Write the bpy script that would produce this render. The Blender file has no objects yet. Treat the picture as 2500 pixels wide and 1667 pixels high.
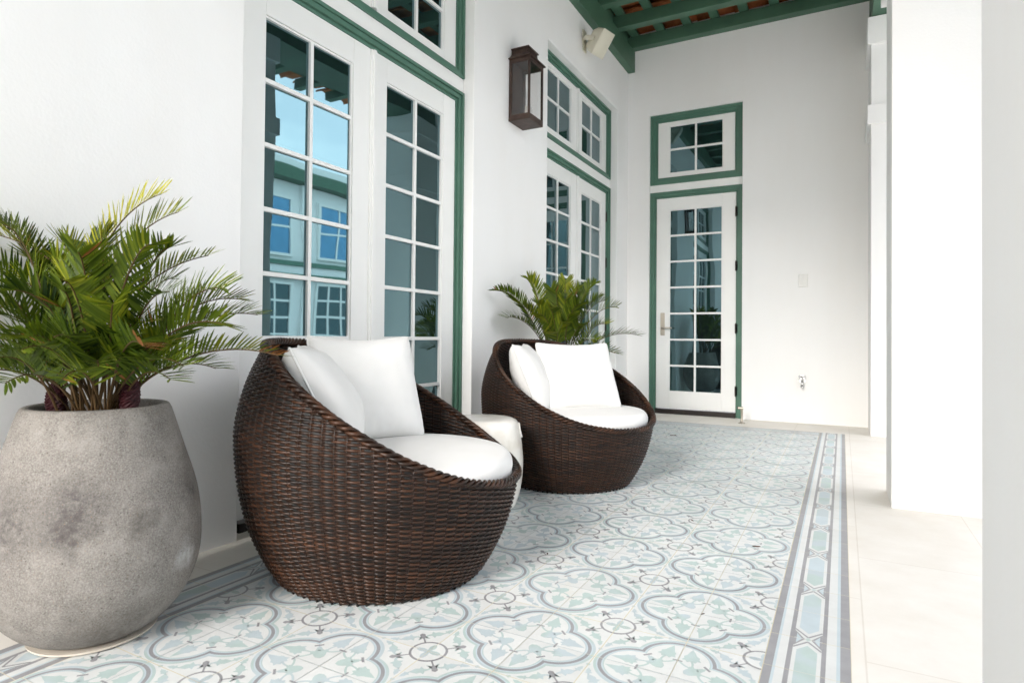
import bpy, bmesh, math, random
from math import sin, cos, pi, radians as rad
from mathutils import Vector, Matrix, noise
S = bpy.context.scene
COL = S.collection

# ------------------------------------------------------------------ camera
RV = Vector((0.877513, 0.479470, 0.008941)); UV = Vector((-0.001550, -0.015808, 0.999874)); FV = Vector((-0.479551, 0.877416, 0.013128))
cam = bpy.data.cameras.new('camera')
co = bpy.data.objects.new('camera', cam)
COL.objects.link(co)
m = Matrix((RV, UV, -FV)).transposed().to_4x4()
m.translation = Vector((2.2427, 0.0, 0.872))
co.matrix_world = m
cam.sensor_width = 36.0
cam.lens = 21.793
cam.shift_x = 0.00816
cam.shift_y = -0.01294
cam.clip_start = 0.05
cam.clip_end = 500.0
cam.dof.use_dof = True
cam.dof.focus_distance = 2.9
cam.dof.aperture_fstop = 5.0
S.camera = co

# ------------------------------------------------------------------ world, sun, exposure
SUN_EL, SUN_AZ = rad(24), rad(182)      # azimuth measured clockwise from +Y
W = bpy.data.worlds.new('World'); S.world = W; W.use_nodes = True
nt = W.node_tree; nt.nodes.clear()
wo = nt.nodes.new('ShaderNodeOutputWorld'); bg = nt.nodes.new('ShaderNodeBackground')
sk = nt.nodes.new('ShaderNodeTexSky'); sk.sky_type = 'NISHITA'; sk.sun_disc = False
sk.sun_elevation = SUN_EL; sk.sun_rotation = SUN_AZ
sk.air_density = 1.0; sk.dust_density = 2.0; sk.ozone_density = 1.0
tc = nt.nodes.new('ShaderNodeTexCoord'); mp = nt.nodes.new('ShaderNodeMapping')
mp.inputs['Scale'].default_value = (1.0, 1.0, 2.4)
nz = nt.nodes.new('ShaderNodeTexNoise'); nz.inputs['Scale'].default_value = 2.2
nz.inputs['Detail'].default_value = 7.0; nz.inputs['Roughness'].default_value = 0.55
cr = nt.nodes.new('ShaderNodeValToRGB')
cr.color_ramp.elements[0].position = 0.36; cr.color_ramp.elements[1].position = 0.60
cr.color_ramp.elements[0].color = (0.55, 0.55, 0.55, 1); cr.color_ramp.elements[1].color = (1, 1, 1, 1)
mx = nt.nodes.new('ShaderNodeMix'); mx.data_type = 'RGBA'
mx.inputs[7].default_value = (9.4, 9.3, 9.45, 1)
nt.links.new(tc.outputs['Generated'], mp.inputs[0]); nt.links.new(mp.outputs[0], nz.inputs['Vector'])
nt.links.new(nz.outputs[0], cr.inputs[0]); nt.links.new(cr.outputs[0], mx.inputs[0])
nt.links.new(sk.outputs[0], mx.inputs[6]); nt.links.new(mx.outputs[2], bg.inputs[0])
bg.inputs[1].default_value = 0.15
nt.links.new(bg.outputs[0], wo.inputs[0])
sl = bpy.data.lights.new('sun', 'SUN'); sl.energy = 1.4; sl.angle = rad(22); sl.color = (1.0, 0.965, 0.92)
so = bpy.data.objects.new('sun', sl); COL.objects.link(so)
sd = Vector((sin(SUN_AZ) * cos(SUN_EL), cos(SUN_AZ) * cos(SUN_EL), sin(SUN_EL)))
so.rotation_euler = sd.to_track_quat('Z', 'Y').to_euler(); so.location = sd * 30
S.cycles.transparent_max_bounces = 32; S.cycles.max_bounces = 20; S.cycles.diffuse_bounces = 14
S.view_settings.view_transform = 'Standard'; S.view_settings.look = 'None'
S.view_settings.gamma = 1.0; S.view_settings.exposure = 1.84

# ------------------------------------------------------------------ materials
class N:
    def __init__(s, name):
        s.m = bpy.data.materials.new(name); s.m.use_nodes = True; s.t = s.m.node_tree
        s.b = s.t.nodes['Principled BSDF']; s._c = None
    def n(s, kind, **kw):
        x = s.t.nodes.new('ShaderNode' + kind)
        for k, v in kw.items():
            if k in x.inputs.keys(): x.inputs[k].default_value = v
            else: setattr(x, k, v)
        return x
    def l(s, a, b): s.t.links.new(a, b)
    def co(s):
        if s._c is None: s._c = s.n('TexCoord').outputs['Object']
        return s._c
    def noise(s, scale, detail=3.0, rough=0.5, vec=None, stretch=None):
        x = s.n('TexNoise', Scale=scale, Detail=detail, Roughness=rough)
        v = vec or s.co()
        if stretch:
            q = s.n('Mapping', Scale=stretch); s.l(v, q.inputs[0]); v = q.outputs[0]
        s.l(v, x.inputs['Vector']); return x.outputs[0]
    def ramp(s, fac, stops):
        x = s.n('ValToRGB'); e = x.color_ramp.elements
        while len(e) < len(stops): e.new(0.5)
        for i, (p, c) in enumerate(stops):
            e[i].position = p; e[i].color = tuple(c) + (1,) if len(c) == 3 else c
        s.l(fac, x.inputs[0]); return x.outputs[0]
    def mix(s, fac, a, b, mode='MIX'):
        x = s.n('Mix', data_type='RGBA', blend_type=mode)
        for v, i in ((fac, 0), (a, 6), (b, 7)):
            if isinstance(v, (int, float)): x.inputs[i].default_value = v
            elif isinstance(v, tuple): x.inputs[i].default_value = v + (1,) if len(v) == 3 else v
            else: s.l(v, x.inputs[i])
        return x.outputs[2]
    def col(s, v):
        if isinstance(v, tuple): s.b.inputs['Base Color'].default_value = v + (1,)
        else: s.l(v, s.b.inputs['Base Color'])
    def set(s, rough=0.5, spec=0.5, metal=0.0):
        s.b.inputs['Roughness'].default_value = rough; s.b.inputs['Specular IOR Level'].default_value = spec
        s.b.inputs['Metallic'].default_value = metal
    def bump(s, h, strength=0.3, dist=0.01):
        x = s.n('Bump', Strength=strength, Distance=dist); s.l(h, x.inputs['Height']); s.l(x.outputs[0], s.b.inputs['Normal'])

def simple(name, c, rough=0.5, spec=0.5, metal=0.0, var=0.06, scale=3.0, bump=0.0, bscale=60.0):
    k = N(name); k.set(rough, spec, metal)
    f = k.noise(scale, 4.0)
    k.col(k.ramp(f, [(0.3, tuple(x * (1 - var) for x in c)), (0.7, tuple(min(1, x * (1 + var)) for x in c))]))
    if bump: k.bump(k.noise(bscale, 3.0), bump, 0.004)
    return k.m

def m_stucco():
    k = N('white_stucco'); k.set(0.85, 0.25)
    a = k.noise(0.9, 5.0, 0.6); b = k.noise(1.0, 4.0, 0.6, stretch=(3.0, 3.0, 0.5))
    c = k.mix(0.5, k.ramp(a, [(0.3, (0.85, 0.845, 0.835)), (0.7, (0.885, 0.885, 0.885))]), k.ramp(b, [(0.3, (0.855, 0.845, 0.83)), (0.65, (0.885, 0.885, 0.885))]))
    k.col(c)
    h = k.n('Math', operation='ADD'); k.l(k.noise(3.5, 3.0), h.inputs[0])
    g = k.n('Math', operation='MULTIPLY'); k.l(k.noise(90.0, 3.0), g.inputs[0]); g.inputs[1].default_value = 0.12
    k.l(g.outputs[0], h.inputs[1]); k.bump(h.outputs[0], 0.42, 0.012)
    return k.m

def m_glass():
    k = N('tinted_glass'); k.set(0.015, 0.8, 0.95)
    k.col((0.128, 0.216, 0.238))
    h = k.noise(1.6, 1.0, 0.4); k.bump(h, 0.16, 0.03)
    return k.m

STAINS = [((0.21, -0.17, 0.41), 0.11, (0.07, 0.062, 0.062)), ((0.20, -0.185, 0.345), 0.08, (0.075, 0.066, 0.064)), ((0.07, -0.262, 0.37), 0.13, (0.075, 0.068, 0.066)),
          ((0.225, 0.15, 0.40), 0.065, (0.085, 0.078, 0.074)), ((0.27, -0.03, 0.345), 0.05, (0.10, 0.09, 0.08)), ((0.25, 0.11, 0.215), 0.055, (0.46, 0.45, 0.44)), ((0.19, -0.06, 0.02), 0.16, (0.12, 0.105, 0.092))]
def m_concrete():
    k = N('weathered_concrete'); k.set(0.8, 0.3)
    fine = k.noise(230.0, 5.0, 0.75); big = k.noise(4.2, 2.5, 0.5); mid = k.noise(11.0, 6.0, 0.7)
    c = k.ramp(fine, [(0.3, (0.10, 0.088, 0.078)), (0.5, (0.215, 0.198, 0.18)), (0.72, (0.35, 0.33, 0.31))])
    c = k.mix(k.ramp(mid, [(0.45, (0, 0, 0)), (0.75, (0.6, 0.6, 0.6))]), c, (0.37, 0.345, 0.315))
    c = k.mix(k.ramp(big, [(0.62, (0, 0, 0)), (0.75, (0.6, 0.6, 0.6))]), c, (0.075, 0.066, 0.064))
    grit = k.noise(60.0, 6.0, 0.75)
    wn = k.n('VectorMath', operation='MULTIPLY_ADD'); nv = k.n('TexNoise', Scale=22.0, Detail=6.0); k.l(k.co(), nv.inputs['Vector'])
    k.l(nv.outputs['Color'], wn.inputs[0]); wn.inputs[1].default_value = (0.10, 0.10, 0.10); wn.inputs[2].default_value = (-0.05, -0.05, -0.05)
    wa = k.n('VectorMath', operation='ADD'); k.l(k.co(), wa.inputs[0]); k.l(wn.outputs[0], wa.inputs[1])
    for ctr, rad_, cc in STAINS:
        ds = k.n('VectorMath', operation='DISTANCE'); k.l(wa.outputs[0], ds.inputs[0]); ds.inputs[1].default_value = ctr
        dv = k.n('Math', operation='DIVIDE'); k.l(ds.outputs['Value'], dv.inputs[0]); dv.inputs[1].default_value = rad_
        mk = k.n('Math', operation='MULTIPLY'); k.l(k.ramp(dv.outputs[0], [(0.2, (0.9, 0.9, 0.9)), (0.62, (0.4, 0.4, 0.4)), (1.0, (0, 0, 0))]), mk.inputs[0])
        k.l(k.ramp(grit, [(0.38, (0.35, 0.35, 0.35)), (0.62, (1, 1, 1))]), mk.inputs[1]); c = k.mix(mk.outputs[0], c, cc)
    sp = k.noise(300.0, 2.0)
    c = k.mix(k.ramp(sp, [(0.66, (0, 0, 0)), (0.75, (0.6, 0.6, 0.6))]), c, (0.36, 0.21, 0.12))
    vo = k.n('TexVoronoi', Scale=55.0); k.l(k.co(), vo.inputs['Vector'])
    c = k.mix(k.ramp(vo.outputs['Distance'], [(0.07, (0.75, 0.75, 0.75)), (0.13, (0, 0, 0))]), c, (0.07, 0.06, 0.052))
    k.col(c); k.bump(fine, 0.45, 0.005)
    return k.m

def m_paver():
    k = N('limestone_paving'); k.set(0.6, 0.35)
    br = k.n('TexBrick', Scale=1.0); br.offset = 0.5
    q = k.n('Mapping', Rotation=(0, 0, pi / 2), Location=(0.12, 2.76, 0)); k.l(k.co(), q.inputs[0]); k.l(q.outputs[0], br.inputs['Vector'])
    for i, v in (('Color1', (0.76, 0.735, 0.685, 1)), ('Color2', (0.735, 0.705, 0.65, 1)), ('Mortar', (0.55, 0.50, 0.43, 1))): br.inputs[i].default_value = v
    br.inputs['Mortar Size'].default_value = 0.0025; br.inputs['Brick Width'].default_value = 0.92; br.inputs['Row Height'].default_value = 0.46
    a = k.noise(4.0, 6.0, 0.65); c = k.mix(0.55, br.outputs[0], k.ramp(a, [(0.3, (0.68, 0.635, 0.57)), (0.7, (0.80, 0.775, 0.735))]))
    k.col(c); k.bump(k.noise(60.0, 4.0), 0.1, 0.004)
    return k.m

def m_tile(name, c, var=0.05, alt=None, stain=None):
    k = N(name); k.set(0.42, 0.4)
    a = k.n('Attribute', attribute_name='tone')
    f = k.noise(16.0, 5.0, 0.65)
    d = tuple(x * (1 - 2 * var) for x in c); e = tuple(min(1, x * (1 + var)) for x in c)
    cc = k.mix(a.outputs['Fac'], d, e)
    cc = k.mix(0.5, cc, k.ramp(f, [(0.3, d), (0.7, e)]))
    if alt: cc = k.mix(k.ramp(k.noise(7.0, 1.0), [(0.46, (0, 0, 0)), (0.56, (1, 1, 1))]), cc, alt)
    if stain: cc = k.mix(k.ramp(k.noise(2.3, 5.0, 0.7), [(0.60, (0, 0, 0)), (0.78, (0.55, 0.55, 0.55))]), cc, stain)
    k.col(cc); return k.m

def m_rattan():
    k = N('brown_rattan'); k.set(0.40, 0.28)
    a = k.n('Attribute', attribute_name='tone')
    c = k.ramp(a.outputs['Fac'], [(0.0, (0.009, 0.005, 0.004)), (0.35, (0.022, 0.0105, 0.006)), (0.7, (0.053, 0.022, 0.011)), (1.0, (0.090, 0.038, 0.019))])
    k.col(c); return k.m

def m_leaf(name, a, b, cc):
    k = N(name); k.set(0.48, 0.28)
    t = k.n('Attribute', attribute_name='tone')
    c = k.ramp(t.outputs['Fac'], [(0.0, a), (0.45, b), (0.88, cc), (0.97, (0.30, 0.12, 0.035))])
    k.col(c)
    k.b.inputs['Transmission Weight'].default_value = 0.0
    tr = k.n('BsdfTranslucent'); k.l(c, tr.inputs[0])
    ad = k.n('MixShader'); ad.inputs[0].default_value = 0.28
    out = k.t.nodes['Material Output']
    k.l(k.b.outputs[0], ad.inputs[1]); k.l(tr.outputs[0], ad.inputs[2]); k.l(ad.outputs[0], out.inputs[0])
    return k.m

def m_fabric():
    k = N('white_canvas'); k.set(0.9, 0.15)
    k.col(k.ramp(k.noise(7.0, 3.0), [(0.3, (0.70, 0.695, 0.68)), (0.7, (0.735, 0.73, 0.72))]))
    k.bump(k.noise(420.0, 1.0), 0.12, 0.001)
    return k.m

def m_pearl():
    k = N('pearl_ceramic'); k.set(0.25, 0.5)
    a = k.noise(5.0, 4.0, 0.6)
    k.col(k.ramp(a, [(0.35, (0.66, 0.62, 0.55)), (0.6, (0.80, 0.78, 0.74))]))
    return k.m

def m_bronze():
    k = N('aged_bronze'); k.set(0.5, 0.5, 0.55)
    a = k.noise(14.0, 5.0, 0.65)
    k.col(k.ramp(a, [(0.3, (0.035, 0.022, 0.018)), (0.6, (0.085, 0.055, 0.045)), (0.8, (0.12, 0.085, 0.06))]))
    return k.m

def m_clear():
    k = N('lantern_glass')
    k.b.inputs['Base Color'].default_value = (0.95, 0.97, 0.96, 1)
    out = k.t.nodes['Material Output']
    tr = k.n('BsdfTransparent'); tr.inputs[0].default_value = (0.97, 0.97, 0.97, 1)
    gl = k.n('BsdfGlossy'); gl.inputs['Roughness'].default_value = 0.03
    lw = k.n('LayerWeight'); pw = k.n('Math', operation='POWER'); k.l(lw.outputs['Facing'], pw.inputs[0]); pw.inputs[1].default_value = 4.0
    fr = k.n('Math', operation='MULTIPLY_ADD'); k.l(pw.outputs[0], fr.inputs[0]); fr.inputs[1].default_value = 0.6; fr.inputs[2].default_value = 0.05
    mm = k.n('MixShader'); k.l(fr.outputs[0], mm.inputs[0]); k.l(tr.outputs[0], mm.inputs[1]); k.l(gl.outputs[0], mm.inputs[2])
    k.l(mm.outputs[0], out.inputs[0]); return k.m

def m_terra():
    k = N('terracotta'); k.set(0.85, 0.2)
    a = k.noise(9.0, 5.0, 0.65)
    k.col(k.ramp(a, [(0.3, (0.28, 0.085, 0.03)), (0.6, (0.46, 0.16, 0.06)), (0.8, (0.55, 0.24, 0.11))]))
    return k.m

M = dict(
    stucco=m_stucco(), glass=m_glass(), concrete=m_concrete(), paver=m_paver(), rattan=m_rattan(),
    fabric=m_fabric(), pearl=m_pearl(), bronze=m_bronze(), clear=m_clear(), terra=m_terra(),
    green=simple('green_paint', (0.078, 0.180, 0.130), 0.45, 0.45, var=0.10),
    beam=simple('dark_green_paint', (0.062, 0.140, 0.090), 0.5, 0.4, var=0.12, scale=5),
    white=simple('white_paint', (0.86, 0.86, 0.845), 0.38, 0.45, var=0.02),
    dark=simple('dark_bronze_metal', (0.022, 0.016, 0.014), 0.45, 0.5, metal=0.3, var=0.2),
    nickel=simple('brushed_nickel', (0.52, 0.47, 0.40), 0.35, 0.5, metal=0.9, var=0.08),
    chrome=simple('chrome', (0.62, 0.62, 0.62), 0.2, 0.5, metal=1.0, var=0.1),
    plastic=simple('cream_plastic', (0.66, 0.63, 0.52), 0.5, 0.4, var=0.03),
    plate=simple('white_plastic', (0.72, 0.72, 0.70), 0.35, 0.5, var=0.01),
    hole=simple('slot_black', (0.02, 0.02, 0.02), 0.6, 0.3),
    saucer=simple('cream_saucer', (0.62, 0.56, 0.48), 0.6, 0.3),
    soil=simple('bark_mulch', (0.085, 0.036, 0.018), 0.9, 0.2, var=0.6, scale=45, bump=0.8, bscale=70),
    stem=simple('brown_stalk', (0.085, 0.050, 0.020), 0.6, 0.3, var=0.4, scale=12),
    leaf=m_leaf('cycad_leaf', (0.014, 0.036, 0.004), (0.115, 0.170, 0.009), (0.42, 0.40, 0.025)),
    cone=simple('dark_red_cone', (0.035, 0.003, 0.006), 0.6, 0.4, var=0.4, scale=40),
    candle=simple('candle_white', (0.75, 0.72, 0.66), 0.5, 0.4),
    litter=simple('dry_leaf_brown', (0.10, 0.035, 0.015), 0.7, 0.3, var=0.3),
    t_white=m_tile('tile_white', (0.685, 0.70, 0.69), 0.05, stain=(0.70, 0.655, 0.52)), t_mint=m_tile('tile_mint', (0.465, 0.57, 0.55), 0.06, (0.485, 0.56, 0.59)),
    t_blue=m_tile('tile_pale_blue', (0.52, 0.605, 0.645), 0.05), t_dark=m_tile('tile_slate', (0.33, 0.33, 0.345), 0.10),
    t_grout=simple('tile_grout', (0.64, 0.58, 0.42), 0.8, 0.2, var=0.1),
    gravel=simple('pale_gravel', (0.42, 0.395, 0.365), 0.9, 0.2, var=0.25, scale=30),
    low_glass=simple('dark_teal_glass', (0.02, 0.07, 0.085), 0.06, 0.8, metal=0.3, var=0.1),  # dark teal panes of the lower storey windows
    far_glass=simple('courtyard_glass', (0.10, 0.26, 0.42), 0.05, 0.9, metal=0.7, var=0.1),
)

# ------------------------------------------------------------------ mesh helpers
class MB:
    def __init__(s): s.v = []; s.f = []; s.mi = []; s.tone = []; s.t = 0.5
    def add(s, vs, fs, mi=0):
        o = len(s.v); s.v += [tuple(x) for x in vs]; s.tone += [s.t] * len(vs)
        s.f += [tuple(i + o for i in f) for f in fs]; s.mi += [mi] * len(fs)
    def box(s, a, b, mi=0):
        x0, y0, z0 = a; x1, y1, z1 = b
        s.add([(x0, y0, z0), (x1, y0, z0), (x1, y1, z0), (x0, y1, z0), (x0, y0, z1), (x1, y0, z1), (x1, y1, z1), (x0, y1, z1)],
              [(0, 3, 2, 1), (4, 5, 6, 7), (0, 1, 5, 4), (1, 2, 6, 5), (2, 3, 7, 6), (3, 0, 4, 7)], mi)
    def poly(s, pts, mi=0): s.add(pts, [tuple(range(len(pts)))], mi)
    def tube(s, pts, r, n=6, mi=0, tones=None, flat=1.0, caps=True, up=None):
        o = len(s.v); k = len(pts); pts = [Vector(p) for p in pts]
        rr = r if isinstance(r, (list, tuple)) else [r] * k
        prev = None
        for i in range(k):
            t = (pts[min(i + 1, k - 1)] - pts[max(i - 1, 0)]).normalized()
            if up is not None: a = (Vector(up) - t * t.dot(Vector(up)))
            else:
                a = prev - t * t.dot(prev) if prev is not None else t.orthogonal()
            a = a.normalized() if a.length > 1e-6 else t.orthogonal().normalized()
            prev = a; b = t.cross(a)
            for j in range(n):
                q = 2 * pi * j / n
                s.v.append(tuple(pts[i] + a * (cos(q) * rr[i]) + b * (sin(q) * rr[i] * flat)))
                s.tone.append(tones[i] if tones else s.t)
        for i in range(k - 1):
            for j in range(n):
                s.f.append((o + i * n + j, o + i * n + (j + 1) % n, o + (i + 1) * n + (j + 1) % n, o + (i + 1) * n + j)); s.mi.append(mi)
        if caps:
            s.f.append(tuple(o + j for j in reversed(range(n)))); s.f.append(tuple(o + (k - 1) * n + j for j in range(n))); s.mi += [mi, mi]
    def lathe(s, prof, c=(0, 0, 0), n=48, mi=0, cap0=True, cap1=True):
        o = len(s.v)
        for r, z in prof:
            for j in range(n):
                q = 2 * pi * j / n; s.v.append((c[0] + r * cos(q), c[1] + r * sin(q), c[2] + z)); s.tone.append(s.t)
        for i in range(len(prof) - 1):
            for j in range(n):
                s.f.append((o + i * n + j, o + i * n + (j + 1) % n, o + (i + 1) * n + (j + 1) % n, o + (i + 1) * n + j)); s.mi.append(mi)
        if cap0: s.f.append(tuple(o + j for j in reversed(range(n)))); s.mi.append(mi)
        if cap1: s.f.append(tuple(o + (len(prof) - 1) * n + j for j in range(n))); s.mi.append(mi)
    def build(s, name, mats, parent=None, smooth=False, bevel=0.0, loc=None):
        me = bpy.data.meshes.new(name); me.from_pydata(s.v, [], s.f); me.update()
        for mm in (mats if isinstance(mats, list) else [mats]): me.materials.append(M[mm])
        me.polygons.foreach_set('material_index', s.mi)
        if smooth: me.polygons.foreach_set('use_smooth', [True] * len(s.f))
        at = me.attributes.new('tone', 'FLOAT', 'POINT'); at.data.foreach_set('value', s.tone)
        o = bpy.data.objects.new(name, me); COL.objects.link(o)
        if parent: o.parent = parent
        if loc is not None: o.location = loc
        if bevel:
            b = o.modifiers.new('bevel', 'BEVEL'); b.width = bevel; b.segments = 2; b.limit_method = 'ANGLE'; b.angle_limit = rad(40)
        return o

def tag(o, label=None, cat=None, group=None, kind=None):
    if label: o['label'] = label
    if cat: o['category'] = cat
    if group: o['group'] = group
    if kind: o['kind'] = kind
    return o
def thing(name, label, cat, loc=(0, 0, 0), rz=0.0, group=None):
    o = bpy.data.objects.new(name, None); COL.objects.link(o); o.empty_display_size = 0.1
    o.location = loc; o.rotation_euler = (0, 0, rz); return tag(o, label, cat, group)
def copy_tree(o, parent=None):
    c = o.copy(); COL.objects.link(c); c.parent = parent
    for ch in list(o.children): copy_tree(ch, c)
    return c
def bez(a, b, c, n):
    a, b, c = Vector(a), Vector(b), Vector(c)
    return [a * (1 - t) ** 2 + b * 2 * t * (1 - t) + c * t * t for t in [i / n for i in range(n + 1)]]
def lerp(x, xs, ys):
    if x <= xs[0]: return ys[0]
    for i in range(1, len(xs)):
        if x <= xs[i]:
            t = (x - xs[i - 1]) / (xs[i] - xs[i - 1]); return ys[i - 1] + (ys[i] - ys[i - 1]) * t
    return ys[-1]
def spline(x, xs, ys):          # Catmull-Rom through the knots
    n = len(xs)
    if x <= xs[0]: return ys[0]
    if x >= xs[-1]: return ys[-1]
    i = max(j for j in range(n - 1) if xs[j] <= x)
    d = lambda j: (ys[min(j + 1, n - 1)] - ys[max(j - 1, 0)]) / (xs[min(j + 1, n - 1)] - xs[max(j - 1, 0)])
    h = xs[i + 1] - xs[i]; t = (x - xs[i]) / h
    return ((2 * t ** 3 - 3 * t * t + 1) * ys[i] + (t ** 3 - 2 * t * t + t) * h * d(i) + (-2 * t ** 3 + 3 * t * t) * ys[i + 1] + (t ** 3 - t * t) * h * d(i + 1))

# ================================================================== SETTING
YB = 7.144              # back wall face
XC = 2.467              # inner face of the colonnade
Pp = 0.4064             # pattern period (two tiles)
X0, X1 = 0.4325, 0.4325 + 4 * Pp            # patterned field
BW = 0.207                                  # border width
Y1 = 2.02 + 10.5 * Pp; Y0 = 2.02 - 8.5 * Pp

g = MB(); g.box((-60, -60, -0.3), (60, 60, -0.006)); tag(g.build('ground', 'gravel'), kind='structure')
g = MB(); g.box((-0.6, -3.4, -0.2), (13.4, 9.5, 0.0)); tag(g.build('paving', 'paver'), kind='structure')

# ---- patterned cement tiles
def clip(poly, lim):
    def cut(ps, ax, v, keep_less):
        out = []
        for i in range(len(ps)):
            a, b = ps[i - 1], ps[i]
            ia = a[ax] <= v if keep_less else a[ax] >= v; ib = b[ax] <= v if keep_less else b[ax] >= v
            if ia != ib:
                t = (v - a[ax]) / (b[ax] - a[ax]); out.append((a[0] + t * (b[0] - a[0]), a[1] + t * (b[1] - a[1])))
            if ib: out.append(b)
        return out
    for ax, v, k in ((0, lim[0], False), (0, lim[2], True), (1, lim[1], False), (1, lim[3], True)):
        if len(poly) < 3: return []
        poly = cut(poly, ax, v, k)
    return poly if len(poly) > 2 else []
def b2(a, b, c, n=8): return [((1 - t) ** 2 * a[0] + 2 * t * (1 - t) * b[0] + t * t * c[0], (1 - t) ** 2 * a[1] + 2 * t * (1 - t) * b[1] + t * t * c[1]) for t in [i / n for i in range(n + 1)]]
def band(pts, w0, w1=None):
    w1 = w0 if w1 is None else w1; L, R_ = [], []
    for i, p in enumerate(pts):
        a, b = pts[max(i - 1, 0)], pts[min(i + 1, len(pts) - 1)]
        dx, dy = b[0] - a[0], b[1] - a[1]; d = math.hypot(dx, dy) or 1
        w = (w0 + (w1 - w0) * i / (len(pts) - 1)) / 2
        L.append((p[0] - dy / d * w, p[1] + dx / d * w)); R_.append((p[0] + dy / d * w, p[1] - dx / d * w))
    return L + R_[::-1]
IVY = [(0, 0.03), (-0.10, 0.17), (0.05, 0.24), (0.06, 0.40), (0.24, 0.30), (0.36, 0.33), (0.50, 0.20), (0.72, 0.12), (1.0, 0.0)]
CLV = [(0, 0.06), (0.10, 0.25), (0.02, 0.42), (0.25, 0.52), (0.45, 0.36), (0.62, 0.34), (0.85, 0.24), (1.0, 0.0)]
FLE = [(0, 0.055), (0.40, 0.05), (0.50, 0.10), (0.38, 0.34), (0.62, 0.20), (0.72, 0.15), (0.86, 0.19), (0.94, 0.12), (1.0, 0.0)]
FLO = [(0, 0.05), (0.20, 0.10), (0.30, 0.34), (0.42, 0.18), (0.62, 0.22), (1.0, 0.0)]
def motif(sh, o, ang, L, wid=1.0):
    pts = list(sh) + [(x, -y) for x, y in sh[::-1] if y > 1e-6]
    c, s_ = cos(ang), sin(ang)
    return [(o[0] + L * (x * c - y * wid * s_), o[1] + L * (x * s_ + y * wid * c)) for x, y in pts]
def swp(ps): return [(y, x) for x, y in ps][::-1]
cq = 0.219
def quatre(R_):
    a0 = math.acos(1)  # start on the axis
    k = math.sqrt(R_ * R_ - cq * cq / 2); d = cq / math.sqrt(2) + k; cx_ = d / math.sqrt(2)
    a1 = math.atan2(cx_, cx_ - cq); n = 18
    arc = [(cq + R_ * cos(a1 * i / n), R_ * sin(a1 * i / n)) for i in range(n + 1)]
    return [(0, 0)] + arc + [(y, x) for x, y in arc[::-1]][1:]
WH, MI, BL, DK = 0, 1, 2, 3
SH = []                                     # (layer, material, polygon) in units of P on a quarter cell
RQ = 0.241
for i, (dr, mt) in enumerate(((0.032, MI), (0.014, BL), (0.004, DK), (-0.020, BL), (-0.031, MI), (-0.038, WH))): SH.append((i + 1, mt, quatre(RQ + dr)))
ct = (0.5, 0.5)
def disc(R_): return [ct] + [(0.5 - R_ * cos(a), 0.5 - R_ * sin(a)) for a in [pi / 2 * i / 14 for i in range(15)]]
SH += [(2, DK, disc(0.132)), (3, WH, disc(0.115))]
for sw in (False, True):
    q = swp if sw else (lambda ps: ps)
    T = 7
    SH.append((T, MI, q(motif(IVY, (0.243, 0.083), rad(-7), 0.165, 0.95))))
    SH.append((T, MI, q(band(b2((0.182, 0.172), (0.118, 0.090), (0.208, 0.016)), 0.015))))
    SH.append((T, MI, q(band(b2((0.160, 0.098), (0.20, 0.110), (0.246, 0.084), 5), 0.012, 0.016))))
    SH.append((T, DK, q([(0.209, 0), (0.221, 0), (0.221, 0.028), (0.209, 0.028)])) if False else (T + 1, DK, q([(0.208, 0), (0.224, 0), (0.222, 0.032), (0.210, 0.032)])))
    SH.append((4, MI, q([(0.5, 0.5), (0.484, 0.484), (0.476, 0.448), (0.485, 0.415), (0.5, 0.405)])))
    SH.append((2, MI, q(motif(FLO, (0.368, 0.312), rad(-42), 0.125, 1.1))))
    SH.append((2, MI, q(band(b2((0.368, 0.312), (0.36, 0.365), (0.405, 0.345), 6), 0.016, 0.010))))
    SH.append((2, MI, q(motif(FLO, (0.455, 0.235), rad(-72), 0.085, 0.9))))
    SH.append((2, MI, q([(0.5, 0.135), (0.484, 0.118), (0.5, 0.09)])))
SH.append((8, MI, motif(CLV, (0.148, 0.148), rad(225), 0.112, 1.05)))
SH.append((8, MI, band([(0.186, 0.186), (0.14, 0.14)], 0.014, 0.018)))
SH.append((9, DK, [(0.165, 0.210), (0.177, 0.221), (0.221, 0.177), (0.210, 0.165)]))
SH.append((2, DK, motif(FLE, (0.411, 0.411), rad(225), 0.138, 0.80)))
G = 0.0030                                  # half a joint, in units of P
SH = [(l, mt, clip(p, (G, G, 0.5 - G, 0.5 - G))) for l, mt, p in SH]
SH = [s_ for s_ in SH if s_[2]]
LZ = 0.00025
tb = MB(); rng = random.Random(4)
zb = 0.0045
def put(pts, mt, layer, flip=False):
    q = [(x, y, zb + LZ * layer) for x, y in pts]
    tb.poly(q[::-1] if flip else q, mt)
ny = int(round((Y1 - Y0) / (Pp / 2)))
for ix in range(8):
    for iy in range(ny):
        # quarter-cell origin at the quatrefoil centre, mirrored from tile to tile
        ox = X0 + Pp / 2 + Pp * (ix // 2); sx = 1 if ix % 2 else -1
        cy_ = 2.02 + Pp * math.floor((iy * 0.5 - 8.5 + 0.75)); 
        yc = Y0 + (iy + 0.5) * Pp / 2
        k = math.floor((yc - 2.02) / Pp + 0.5); oy = 2.02 + k * Pp; sy = 1 if yc > oy else -1
        tb.t = rng.random(); fl = sx * sy < 0
        tr = lambda ps: [(ox + sx * x * Pp, oy + sy * y * Pp) for x, y in ps]
        put(tr([(G, G), (0.5 - G, G), (0.5 - G, 0.5 - G), (G, 0.5 - G)]), WH, 0, fl)
        for l, mt, p in SH: put(tr(p), mt, l, fl)
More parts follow.
